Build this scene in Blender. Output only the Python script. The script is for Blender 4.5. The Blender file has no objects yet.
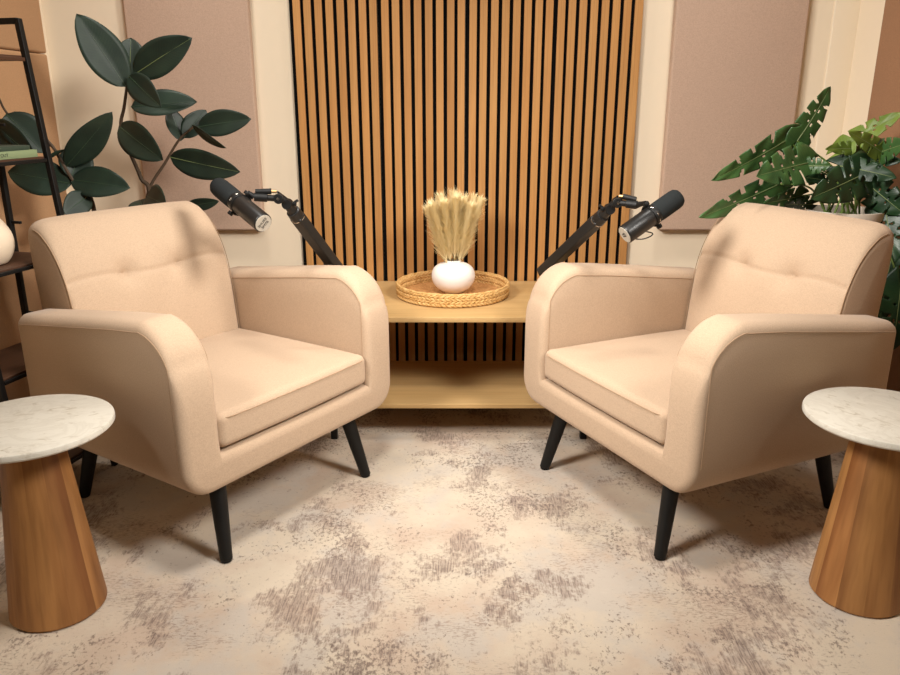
import bpy, bmesh, math, random
from mathutils import Vector, Matrix, noise as mnoise

random.seed(7)
S = bpy.context.scene
C = S.collection
PI = math.pi
R = math.radians

# ------------------------------------------------------------------ camera
F_PX, PITCH, CAM_H = 767.2, R(17.04), 1.10
cam_d = bpy.data.cameras.new('camera')
cam = bpy.data.objects.new('camera', cam_d)
C.objects.link(cam)
cam.location = (0, 0, CAM_H)
cam.rotation_euler = (PI/2 - PITCH, 0, 0)
cam_d.sensor_width = 36.0
cam_d.lens = F_PX / 900 * 36.0
cam_d.clip_start = 0.05
S.camera = cam

# ------------------------------------------------------------------ world + lights
w = bpy.data.worlds.new('world')
S.world = w
w.use_nodes = True
w.node_tree.nodes['Background'].inputs[0].default_value = (1.0, 0.8, 0.6, 1)
w.node_tree.nodes['Background'].inputs[1].default_value = 0.005

def area(name, loc, target, size, power, col=(1.0, 0.78, 0.55), spread=180):
    l = bpy.data.lights.new(name, 'AREA')
    l.shape = 'DISK'
    l.size = size
    l.energy = power
    l.color = col
    l.spread = R(spread)
    o = bpy.data.objects.new(name, l)
    C.objects.link(o)
    o.location = loc
    o.rotation_euler = (Vector(target) - Vector(loc)).to_track_quat('-Z', 'Y').to_euler()
    return o

WARM = (1.0, 0.95, 0.885)
area('ceiling_light', (-0.05, 1.25, 2.43), (0.0, 1.60, 0), 0.40, 16, WARM, 130)
for lx in (-0.85, 0.85):
    area('wall_wash_light', (lx, 2.40, 2.43), (lx, 2.90, 1.0), 0.2, 7.6, WARM, 140)
area('studio_light', (-1.2, 0.80, 2.0), (0.80, 2.25, 0.55), 0.60, 11, WARM, 62)
area('studio_light', (1.2, 0.80, 2.0), (-0.80, 2.25, 0.55), 0.60, 10, WARM, 62)

S.view_settings.view_transform = 'Standard'
S.view_settings.look = 'None'
S.view_settings.gamma = 1.0
S.view_settings.use_curve_mapping = False
S.view_settings.exposure = 0.18

# ------------------------------------------------------------------ helpers
def at(px, py, Y):
    """the point of the room seen at a pixel, at the depth Y from the camera"""
    u, v = (px - 450) / F_PX, (py - 337.5) / F_PX
    c, s = math.cos(PITCH), math.sin(PITCH)
    dy, dz = c - v*s, -s - v*c
    return Vector((u * Y / dy, Y, CAM_H + dz * Y / dy))

def link(name, me, mat=None, parent=None, smooth=True, angle=None):
    if mat is not None and not me.materials:
        me.materials.append(mat)
    if smooth:
        me.polygons.foreach_set('use_smooth', [True] * len(me.polygons))
        if angle:
            me.set_sharp_from_angle(angle=R(angle))
    o = bpy.data.objects.new(name, me)
    C.objects.link(o)
    if parent:
        o.parent = parent
    return o

def mesh(name, vf, mat, parent=None, smooth=True, angle=40):
    v, f = vf
    me = bpy.data.meshes.new(name)
    me.from_pydata([tuple(p) for p in v], [], f)
    bm = bmesh.new(); bm.from_mesh(me)
    bmesh.ops.recalc_face_normals(bm, faces=bm.faces)
    bm.to_mesh(me); bm.free()
    me.update()
    return link(name, me, mat, parent, smooth, angle)

def join(*parts):
    V, Fc = [], []
    for v, f in parts:
        n = len(V)
        V += list(v)
        Fc += [tuple(i + n for i in q) for q in f]
    return V, Fc

def xform(vf, M):
    return [M @ Vector(p) for p in vf[0]], vf[1]

def box(x0, x1, y0, y1, z0, z1):
    v = [(x, y, z) for x in (x0, x1) for y in (y0, y1) for z in (z0, z1)]
    f = [(0, 1, 3, 2), (4, 6, 7, 5), (0, 4, 5, 1), (2, 3, 7, 6), (0, 2, 6, 4), (1, 5, 7, 3)]
    return v, f

def rbox(x0, x1, y0, y1, z0, z1, r, k=3, m=2, fn=None):
    """box with round edges, m inner cells along each axis, k cells over each edge"""
    c = Vector(((x0+x1)/2, (y0+y1)/2, (z0+z1)/2))
    h = Vector((abs(x1-x0)/2, abs(y1-y0)/2, abs(z1-z0)/2))
    r = min(r, *h)
    def samples(hh):
        s = [-hh + r*(1 - math.cos(i/k*PI/2)) if False else -hh + r*i/k for i in range(k)]
        inn = [-(hh-r) + 2*(hh-r)*i/m for i in range(m+1)]
        return s + inn + [-x for x in reversed(s)]
    ax = [samples(h[i]) for i in range(3)]
    idx, V, Fc = {}, [], []
    def vert(p):
        key = tuple(round(a, 6) for a in p)
        if key not in idx:
            p = Vector(p)
            q = Vector(max(-(h[i]-r), min(h[i]-r, p[i])) for i in range(3))
            d = p - q
            # spread samples evenly over the quarter circle
            if d.length > 1e-9:
                d = Vector(math.tan(a/r*PI/4)*r for a in d)
                d = d.normalized() * r if d.length > 1e-9 else d
            p2 = q + d
            if fn: p2 = fn(p2, h)
            idx[key] = len(V); V.append(p2 + c)
        return idx[key]
    for a in range(3):
        b, d = (a+1) % 3, (a+2) % 3
        for sgn in (-1, 1):
            for i in range(len(ax[b])-1):
                for j in range(len(ax[d])-1):
                    q = []
                    for (ii, jj) in ((i, j), (i+1, j), (i+1, j+1), (i, j+1)):
                        p = [0, 0, 0]; p[a] = sgn*h[a]; p[b] = ax[b][ii]; p[d] = ax[d][jj]
                        q.append(vert(p))
                    q = list(dict.fromkeys(q))
                    if len(q) > 2: Fc.append(tuple(q))
    return V, Fc

def tube(pts, rad, n=8, closed=False, cap=True):
    pts = [Vector(p) for p in pts]
    if not isinstance(rad, (list, tuple)): rad = [rad]*len(pts)
    V, Fc = [], []
    N = len(pts)
    prev = None
    for i, p in enumerate(pts):
        a = pts[(i-1) % N] if (closed or i > 0) else p
        b = pts[(i+1) % N] if (closed or i < N-1) else p
        t = (b - a).normalized()
        if prev is None:
            ref = Vector((0, 0, 1)) if abs(t.z) < .9 else Vector((1, 0, 0))
            x = t.cross(ref).normalized()
        else:
            x = (prev - t * prev.dot(t)).normalized()
        prev = x
        y = t.cross(x)
        for k in range(n):
            an = 2*PI*k/n
            V.append(p + (x*math.cos(an) + y*math.sin(an)) * rad[i])
    for i in range(N if closed else N-1):
        for k in range(n):
            a, b = i*n, ((i+1) % N)*n
            Fc.append((a+k, a+(k+1) % n, b+(k+1) % n, b+k))
    if cap and not closed:
        Fc.append(tuple(range(n-1, -1, -1)))
        Fc.append(tuple(range((N-1)*n, N*n)))
    return V, Fc

def lathe(prof, n=48, a0=0, a1=2*PI):
    """prof: (r, z) from bottom to top; poles closed when r = 0"""
    V, Fc = [], []
    full = abs(a1-a0-2*PI) < 1e-6
    cols = n if full else n+1
    rings = []
    for r, z in prof:
        if r < 1e-6:
            rings.append([len(V)]); V.append(Vector((0, 0, z)))
        else:
            rings.append(list(range(len(V), len(V)+cols)))
            for k in range(cols):
                a = a0 + (a1-a0)*k/n
                V.append(Vector((r*math.cos(a), r*math.sin(a), z)))
    for A, B in zip(rings[:-1], rings[1:]):
        for k in range(n):
            k2 = (k+1) % cols
            if len(A) == 1 and len(B) == 1: continue
            if len(A) == 1: Fc.append((A[0], B[k], B[k2]))
            elif len(B) == 1: Fc.append((A[k], B[0], A[k2]))
            else: Fc.append((A[k], A[k2], B[k2], B[k]))
    return V, Fc

def smoothpath(pts, n=8):
    """Catmull-Rom through the points"""
    P = [Vector(p) for p in pts]
    P = [2*P[0]-P[1]] + P + [2*P[-1]-P[-2]]
    out = []
    for i in range(1, len(P)-2):
        for k in range(n):
            t = k/n
            a, b, c, d = P[i-1], P[i], P[i+1], P[i+2]
            out.append(.5*((2*b) + (c-a)*t + (2*a-5*b+4*c-d)*t*t + (3*b-a-3*c+d)*t**3))
    out.append(P[-2])
    return out

def frame_to(a, b, up=(0, 0, 1)):
    """matrix whose z runs from a to b, origin at a, x as near as can be to `up`"""
    z = (b - a).normalized()
    x = Vector(up) - z*Vector(up).dot(z); x.normalize()
    y = z.cross(x)
    M = Matrix((x, y, z)).transposed().to_4x4()
    M.translation = a
    return M

def thing(name, label, cat, loc=(0, 0, 0), rz=0, group=None):
    o = bpy.data.objects.new(name, None)
    C.objects.link(o)
    o.empty_display_size = .05
    o.location = loc
    o.rotation_euler = (0, 0, rz)
    tag(o, label, cat, group)
    return o

def tag(o, label, cat, group=None):
    o['label'] = label; o['category'] = cat
    if group: o['group'] = group
    return o

def struct(o, label=None):
    o['kind'] = 'structure'
    if label: o['label'] = label
    return o

# ------------------------------------------------------------------ materials
class NT:
    def __init__(s, name):
        s.m = bpy.data.materials.new(name); s.m.use_nodes = True
        s.t = s.m.node_tree; s.b = s.t.nodes['Principled BSDF']
        s.tc = None
    def n(s, typ, **kw):
        nd = s.t.nodes.new(typ)
        for k, v in kw.items():
            if k.startswith('i_'):
                key = k[2:].replace('_', ' ')
                nd.inputs[int(key) if key.isdigit() else key].default_value = v
            else: setattr(nd, k, v)
        return nd
    def l(s, a, b): s.t.links.new(a, b)
    def co(s, scale=(1, 1, 1), rot=(0, 0, 0), kind='Object', warp=None):
        if not s.tc: s.tc = s.n('ShaderNodeTexCoord')
        mp = s.n('ShaderNodeMapping')
        mp.inputs['Scale'].default_value = scale; mp.inputs['Rotation'].default_value = rot
        s.l(s.tc.outputs[kind], mp.inputs['Vector'])
        return mp.outputs[0]
    def noise(s, scale, detail=3, rough=.5, vec=None, dist=0):
        nd = s.n('ShaderNodeTexNoise', i_Scale=scale, i_Detail=detail, i_Roughness=rough, i_Distortion=dist)
        s.l(vec if vec else s.co(), nd.inputs['Vector'])
        return nd.outputs['Fac']
    def ramp(s, fac, stops, interp='LINEAR'):
        r = s.n('ShaderNodeValToRGB'); r.color_ramp.interpolation = interp
        e = r.color_ramp.elements
        while len(e) < len(stops): e.new(.5)
        for el, (p, c) in zip(e, stops):
            el.position = p
            el.color = (c, c, c, 1) if not hasattr(c, '__len__') else (*c[:3], 1)
        s.l(fac, r.inputs[0])
        return r.outputs[0]
    def mix(s, fac, a, b, mode='MIX'):
        m = s.n('ShaderNodeMix', data_type='RGBA', blend_type=mode)
        for sock, val in ((m.inputs[0], fac), (m.inputs[6], a), (m.inputs[7], b)):
            if hasattr(val, 'links') or hasattr(val, 'is_output'): s.l(val, sock)
            elif hasattr(val, '__len__'): sock.default_value = (*val[:3], 1)
            else: sock.default_value = val
        return m.outputs[2]
    def math(s, op, a, b=None):
        m = s.n('ShaderNodeMath', operation=op)
        for sock, val in zip(m.inputs, (a, b)):
            if val is None: continue
            if hasattr(val, 'is_output'): s.l(val, sock)
            else: sock.default_value = val
        return m.outputs[0]
    def bump(s, h, strength=.3, dist=.002):
        b = s.n('ShaderNodeBump', i_Strength=strength, i_Distance=dist)
        s.l(h, b.inputs['Height']); s.l(b.outputs[0], s.b.inputs['Normal'])
    def out(s, col=None, rough=.6, metal=0, spec=None, sheen=0):
        if col is not None:
            if hasattr(col, 'is_output'): s.l(col, s.b.inputs['Base Color'])
            else: s.b.inputs['Base Color'].default_value = (*col[:3], 1)
        if hasattr(rough, 'is_output'): s.l(rough, s.b.inputs['Roughness'])
        else: s.b.inputs['Roughness'].default_value = rough
        s.b.inputs['Metallic'].default_value = metal
        if spec is not None: s.b.inputs['Specular IOR Level'].default_value = spec
        if sheen:
            s.b.inputs['Sheen Weight'].default_value = sheen
            s.b.inputs['Sheen Roughness'].default_value = .5
        return s.m

def srgb(r, g, b):
    f = lambda c: c/255/12.92 if c/255 <= .04045 else ((c/255+.055)/1.055)**2.4
    return (f(r), f(g), f(b))
def sc(c, k): return tuple(x*k for x in c)

def m_fabric(name, col, var=.12, scale=420, sheen=.15, bump=.25):
    t = NT(name)
    fine = t.noise(scale, 2, .6)
    thr = t.noise(1.0, 2, .5, t.co((scale*.35, scale*1.6, scale*.6)))
    big = t.noise(9, 3, .5)
    a = t.mix(t.ramp(fine, [(.3, 0), (.7, 1)]), sc(col, 1-var), sc(col, 1+var*.8))
    a = t.mix(t.math('MULTIPLY', t.ramp(thr, [(.5, 0), (.72, 1)]), .35), a, sc(col, .78))
    a = t.mix(t.math('MULTIPLY', t.ramp(big, [(.35, 0), (.7, 1)]), .25), a, sc(col, .92))
    t.bump(fine, bump, .0012)
    return t.out(a, .95, spec=.15, sheen=sheen)

def m_wood(name, c0, c1, axis='Z', scale=1.0, rough=.5, rnd=.0, contrast=(.3, .7), fine=1.0):
    t = NT(name)
    k = {'X': (1.2, 14, 14), 'Y': (14, 1.2, 14), 'Z': (14, 14, 1.2)}[axis]
    k = tuple(a*scale for a in k)
    vec = t.co(k)
    oi = t.n('ShaderNodeObjectInfo')
    if rnd:
        ad = t.n('ShaderNodeVectorMath', operation='ADD')
        mu = t.n('ShaderNodeVectorMath', operation='SCALE'); mu.inputs[3].default_value = 37.0
        cb = t.n('ShaderNodeCombineXYZ')
        for i in range(3): t.l(oi.outputs['Random'], cb.inputs[i])
        t.l(cb.outputs[0], mu.inputs[0]); t.l(vec, ad.inputs[0]); t.l(mu.outputs[0], ad.inputs[1])
        vec = ad.outputs[0]
    g = t.noise(1.0, 4, .6, vec, .6)
    col = t.mix(t.ramp(g, [(contrast[0], 0), (contrast[1], 1)]), c0, c1)
    k2 = {'X': (3, 160, 160), 'Y': (160, 3, 160), 'Z': (160, 160, 3)}[axis]
    fi = t.noise(1.0, 2, .5, t.co(tuple(a*scale for a in k2)))
    col = t.mix(t.math('MULTIPLY', t.ramp(fi, [(.45, 0), (.75, 1)]), .35*fine), col, sc(c0, .6))
    if rnd:
        v = t.math('ADD', t.math('MULTIPLY', oi.outputs['Random'], rnd), 1-rnd/2)
        hs = t.n('ShaderNodeHueSaturation'); t.l(v, hs.inputs['Value']); t.l(col, hs.inputs['Color']); col = hs.outputs[0]
    t.bump(fi, .08, .001)
    return t.out(col, rough, spec=.35)

def m_plain(name, col, rough=.5, metal=0, var=.06, scale=60, bump=.05, spec=.4):
    t = NT(name)
    nz = t.noise(scale, 3, .6)
    c = t.mix(nz, sc(col, 1-var), sc(col, 1+var))
    if bump: t.bump(nz, bump, .001)
    return t.out(c, rough, metal, spec)

M = {}
M['wall'] = m_plain('cream_wall_paint', sc(srgb(236, 220, 195), .95), .85, var=.015, scale=35, bump=.04, spec=.2)
M['front'] = m_plain('bounce_cut_dark_wall', srgb(70, 56, 44), .9, var=.02, bump=0, spec=.2)  # unseen wall, its colour set dark to cut bounced light
M['ceiling'] = m_plain('ceiling_paint', srgb(90, 78, 64), .9, var=.01, bump=0, spec=.2)  # ceiling out of view, darkened so less light bounces back
M['chair'] = m_fabric('beige_upholstery', sc(srgb(212, 184, 156), .75), .10, 380, .1)
M['seam'] = m_fabric('beige_piping', sc(srgb(194, 162, 130), .72), .10, 500, .1)
M['panel'] = m_fabric('taupe_acoustic_felt', sc(srgb(194, 166, 146), .92), .10, 260, .05)
M['panel_side'] = m_fabric('tan_acoustic_felt', sc(srgb(192, 150, 110), .85), .10, 260, .05)
M['panel_shaded'] = m_fabric('shaded_brown_acoustic_felt', srgb(150, 112, 82), .10, 260, .05)  # shade on the right wall is put into this darker felt colour
M['felt'] = m_plain('black_felt', (.006, .006, .006), .95, var=.3, scale=300, spec=.05)
M['oak'] = m_wood('oak_veneer', sc(srgb(206, 146, 84), .76), sc(srgb(224, 168, 104), .76), 'Z', 1.2, .5, rnd=.14)
M['bench'] = m_wood('light_oak_board', sc(srgb(206, 166, 108), .75), sc(srgb(222, 184, 128), .75), 'X', 1.0, .5)
M['black'] = m_plain('black_metal', (.0055, .0053, .0050), .5, .0, spec=.3)
M['blackwood'] = m_plain('black_painted_wood', (.005, .0048, .0045), .5, var=.2, spec=.3)
M['satin'] = m_plain('satin_black_body', (.009, .0085, .008), .38, .0, spec=.45)
M['foam'] = m_plain('charcoal_foam', (.020, .0225, .023), .95, var=.5, scale=700, bump=.5, spec=.1)
M['chrome'] = m_plain('worn_chrome', (.62, .58, .52), .25, 1.0)
M['white_label'] = m_plain('white_label', sc(srgb(236, 226, 208), .5), .7, bump=0)
M['ink'] = m_plain('black_ink', (.012, .012, .012), .6, bump=0)
M['walnut'] = m_wood('dark_brown_shelf', srgb(66, 44, 32), srgb(92, 62, 44), 'Y', 1.0, .5)
M['vase'] = m_plain('white_glazed_ceramic', srgb(238, 234, 228), .35, var=.01, scale=20, bump=0, spec=.45)
M['cream_vase'] = m_plain('cream_matt_ceramic', srgb(228, 208, 182), .6, var=.03, scale=30, bump=.05)
M['pot'] = m_plain('off_white_planter', srgb(214, 204, 188), .6, var=.03, scale=30)
M['soil'] = m_plain('dark_soil', (.02, .014, .01), .95, var=.5, scale=120, bump=.6)
M['stem'] = m_plain('brown_stem', srgb(72, 56, 40), .7, var=.25, scale=80, bump=.2)
M['gstem'] = m_plain('green_petiole', srgb(96, 118, 54), .55, var=.15, scale=60)
M['rib'] = m_plain('pale_midrib', srgb(118, 132, 84), .5, var=.1)
M['rib_dark'] = m_plain('dark_midrib', srgb(52, 70, 50), .45, var=.1)
M['book_green'] = m_plain('pale_green_book_cover', sc(srgb(140, 156, 116), .8), .7, var=.03)
M['book_dark'] = m_plain('dark_green_book_cover', srgb(54, 66, 54), .6, var=.05)
M['paper'] = m_plain('book_paper', srgb(222, 210, 184), .9, var=.05, scale=300)

def m_leaf(name, c0, c1, rough=.32):
    t = NT(name)
    v = t.co(kind='UV')
    sep = t.n('ShaderNodeSeparateXYZ'); t.l(v, sep.inputs[0])
    # side veins: fine lines running off the midrib
    a = t.math('SUBTRACT', sep.outputs[1], t.math('MULTIPLY', t.math('ABSOLUTE', t.math('SUBTRACT', sep.outputs[0], .5)), .35))
    wv = t.math('SINE', t.math('MULTIPLY', a, 150.0))
    big = t.noise(14, 3, .5)
    oi = t.n('ShaderNodeObjectInfo')
    col = t.mix(t.ramp(big, [(.3, 0), (.7, 1)]), c0, c1)
    col = t.mix(t.math('MULTIPLY', t.ramp(wv, [(.6, 0), (1, 1)]), .12), col, sc(c1, 1.5))
    vv = t.math('ADD', t.math('MULTIPLY', oi.outputs['Random'], .35), .82)
    hs = t.n('ShaderNodeHueSaturation'); t.l(vv, hs.inputs['Value']); t.l(col, hs.inputs['Color'])
    t.bump(wv, .03, .002)
    return t.out(hs.outputs[0], rough, spec=.35)
M['rubber'] = m_leaf('dark_rubber_leaf', srgb(27, 40, 32), srgb(38, 53, 41), .5)
M['monstera'] = m_leaf('monstera_leaf', srgb(44, 72, 40), srgb(70, 104, 54), .36)
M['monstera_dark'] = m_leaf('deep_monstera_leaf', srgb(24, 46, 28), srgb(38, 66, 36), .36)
M['monstera_lime'] = m_leaf('lime_monstera_leaf', srgb(78, 98, 34), srgb(104, 122, 48), .36)

def m_marble():
    t = NT('white_marble')
    n1 = t.noise(7, 5, .6, t.co((1, 1.6, 1), (0, 0, .6)), 1.6)
    vein = t.ramp(n1, [(.44, 0), (.5, 1), (.56, 0)])
    n2 = t.noise(26, 4, .6, t.co((1, 2.4, 1), (0, 0, .9)), 1.0)
    spots = t.ramp(n2, [(.58, 0), (.72, 1)])
    c = t.mix(t.math('MULTIPLY', vein, .16), sc(srgb(228, 222, 208), .82), sc(srgb(168, 154, 132), .8))
    c = t.mix(t.math('MULTIPLY', spots, .7), c, sc(srgb(178, 164, 140), .8))
    return t.out(c, .38, spec=.4)
M['marble'] = m_marble()
M['acacia'] = m_wood('acacia_stave', sc(srgb(134, 84, 44), .85), sc(srgb(190, 136, 80), .85), 'Z', .55, .5, rnd=.35, contrast=(.36, .62), fine=.8)

def m_grass(name, c0, c1):
    t = NT(name)
    g = t.noise(1, 3, .6, t.co((70, 70, 70)))
    g2 = t.noise(1, 2, .5, t.co((260, 260, 260)))
    c = t.mix(t.ramp(g, [(.3, 0), (.7, 1)]), c0, c1)
    c = t.mix(t.math('MULTIPLY', t.ramp(g2, [(.5, 0), (.7, 1)]), .5), c, sc(c0, .5))
    t.bump(g2, .5, .003)
    return t.out(c, .75, spec=.25)
M['seagrass'] = m_grass('woven_seagrass', srgb(196, 150, 86), srgb(226, 188, 128))
M['seagrass_base'] = m_grass('woven_seagrass_base', srgb(170, 118, 68), srgb(206, 156, 100))
M['pampas'] = m_plain('pampas_straw', srgb(248, 230, 182), .85, var=.12, scale=30, bump=0, spec=.1)
M['pampas_stem'] = m_plain('pampas_stem', srgb(196, 170, 110), .8, var=.1)

def m_rug():
    t = NT('distressed_rug')
    K = .82
    cream, taupe, rose, grey = (sc(srgb(*c), K) for c in ((226, 211, 190), (112, 94, 88), (214, 192, 172), (212, 202, 190)))
    base = t.mix(t.ramp(t.noise(2.6, 5, .65), [(.44, 0), (.60, 1)]), cream, rose)
    base = t.mix(t.math('MULTIPLY', t.ramp(t.noise(3.4, 5, .65, t.co((1, 1, 1), (0, 0, 1.1))), [(.48, 0), (.58, 1)]), .8), base, grey)
    def patch(isl_scale, rot, stretch, dash, lo, hi, w):
        isl = t.ramp(t.noise(isl_scale, 9, .72, t.co(stretch, (0, 0, rot)), .25), [(.45, 0), (.60, 1)])
        d = t.noise(1, 4, .7, t.co(dash))
        k = t.math('ADD', d, t.math('MULTIPLY', isl, w))
        return t.ramp(k, [(lo, 0), (hi, 1)])
    mauve, dark = sc(srgb(168, 146, 134), K), sc(srgb(112, 94, 87), K)
    # faded islands with crumbled edges, hatched along the warp
    isl = t.noise(3.3, 10, .70, t.co((1, .72, 1), (0, 0, .2)), .15)
    edge = t.math('ADD', isl, t.math('MULTIPLY', t.math('SUBTRACT', t.noise(1, 3, .65, t.co((85, 55, 1))), .5), .22))
    fill = t.ramp(edge, [(.516, 0), (.572, 1)])
    hatch = t.ramp(t.noise(1, 2, .55, t.co((300, 26, 1))), [(.42, 0), (.60, 1)])
    weft = t.ramp(t.noise(1, 3, .6, t.co((45, 210, 1))), [(.44, 0), (.62, 1)])
    c = t.mix(t.math('MULTIPLY', fill, .50), base, mauve)
    c = t.mix(t.math('MULTIPLY', t.math('MULTIPLY', fill, hatch), .62), c, dark)
    core = t.ramp(edge, [(.60, 0), (.66, 1)])
    c = t.mix(t.math('MULTIPLY', t.math('MULTIPLY', core, weft), .55), c, dark)
    pb = patch(4.2, .8, (1, 1, 1), (110, 80, 1), .66, .75, .18)
    c = t.mix(t.math('MULTIPLY', pb, .70), c, dark)
    ph = patch(3.0, 1.4, (.8, 1, 1), (70, 200, 1), .66, .78, .20)
    c = t.mix(t.math('MULTIPLY', ph, .55), c, sc(srgb(150, 126, 114), K))
    # pale worn threads over everything
    wh = t.ramp(t.noise(1, 3, .6, t.co((30, 110, 1), (0, 0, .05))), [(.60, 0), (.72, 1)])
    c = t.mix(t.math('MULTIPLY', wh, .35), c, sc(srgb(226, 216, 202), K))
    weave = t.noise(1, 2, .5, t.co((420, 420, 1)))
    c = t.mix(t.math('MULTIPLY', t.ramp(weave, [(.4, 0), (.7, 1)]), .15), c, sc(cream, .7))
    t.bump(weave, .25, .002)
    return t.out(c, .95, spec=.1, sheen=.05)
M['rug'] = m_rug()
M['floor'] = m_wood('brown_floor_board', srgb(92, 66, 46), srgb(122, 90, 64), 'Y', .5, .5)

# ------------------------------------------------------------------ room
WX, WY, ZC, YF = 1.46, 2.97, 2.45, -1.6
struct(mesh('floor', box(-WX-.1, WX+.1, YF-.1, WY+.1, -.08, -.006), M['floor'], None, False), 'brown floor under the rug')
struct(mesh('ceiling', box(-WX-.1, WX+.1, YF-.1, WY+.1, ZC, ZC+.08), M['ceiling'], None, False))
struct(mesh('wall_back', box(-WX-.1, WX+.1, WY, WY+.1, -.006, ZC), M['wall'], None, False), 'cream wall behind the slat panels')
struct(mesh('wall_left', box(-WX-.1, -WX, YF, WY, -.006, ZC), M['wall'], None, False))
struct(mesh('wall_right', box(WX, WX+.1, YF, WY, -.006, ZC), M['wall'], None, False))
struct(mesh('wall_front', box(-WX-.1, WX+.1, YF-.1, YF, -.006, ZC), M['front'], None, False))
struct(mesh('trim_1', rbox(1.372, WX+.002, WY-.012, WY+.002, -.005, ZC-.001, .004, 2, 1), M['wall'], None), 'slim cream boxed-in strip in the right corner')
for nm, x0, x1, y0, y1 in (('baseboard_left', -WX+.001, -WX+.014, YF+.02, WY-.02), ('baseboard_right', WX-.014, WX-.001, YF+.02, WY-.02)):
    struct(mesh(nm, box(x0, x1, y0, y1, -.005, .09), M['wall'], None, False))

rug = mesh('area_rug', rbox(-1.40, 1.40, .25, 2.72, -.0055, .0, .0025, 2, 2), M['rug'], None)
tag(rug, 'large cream and taupe distressed rug covering the floor', 'rug')

# slat panels: four panels of eight oak slats on black felt
PITCH_S, X0 = .03932, .055 - 16*.03932
bar = lambda wd: rbox(0, wd, -.012, 0, 0, ZC-.02, .0015, 2, 1)
slat_me = None
for k, where in enumerate(('leftmost', 'second from left', 'third from left', 'rightmost')):
    x = X0 + k*8*PITCH_S
    t = thing('slat_wall_panel', '%s of the four vertical oak slat panels on the back wall' % where, 'wall panel', (x, WY-.0005, .005), 0, 'oak slat panels on the back wall')
    mesh('felt_backing', box(.0006, 8*PITCH_S-.0006, -.009, 0, 0, ZC-.02), M['felt'], t, False)
    for j in range(8):
        last = (k == 3 and j == 7)
        if slat_me is None:
            o = mesh('slat', bar(.0262), M['oak'], t); slat_me = o.data
        elif last:
            o = mesh('slat', bar(.0292), M['oak'], t)
        else:
            o = bpy.data.objects.new('slat', slat_me); C.objects.link(o); o.parent = t
        gap = PITCH_S - .0262
        o.location = (j*PITCH_S + gap + (.0015 if j == 0 else 0) - (.0015 if (j == 7 and not last) else 0), -.009, 0)

# fabric acoustic panels
def fabric_panel(label, x0, x1, y0, y1, z0, z1, mat, group):
    o = mesh('acoustic_panel', rbox(x0, x1, y0, y1, z0, z1, .008, 3, 2), mat, None)
    return tag(o, label, 'acoustic panel', group)
G = 'fabric acoustic panels on the walls'
fabric_panel('taupe fabric acoustic panel on back wall behind the rubber plant', -1.155, -.713, WY-.04, WY-.0005, .631, 2.0, M['panel'], G)
fabric_panel('taupe fabric acoustic panel on back wall beside the monstera', .799, 1.270, WY-.04, WY-.0005, .631, 2.0, M['panel'], G)
fabric_panel('tan fabric panel on left wall behind ladder shelf, upper one', -WX+.0005, -WX+.04, 1.70, 2.88, 1.264, 2.35, M['panel_side'], G)
fabric_panel('tan fabric panel on left wall behind ladder shelf, lower one', -WX+.0005, -WX+.04, 1.70, 2.88, .12, 1.262, M['panel_side'], G)
fabric_panel('shade-darkened brown fabric panel on right wall behind the monstera', WX-.04, WX-.0005, 1.55, 2.72, .12, 2.35, M['panel_shaded'], G)

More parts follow.
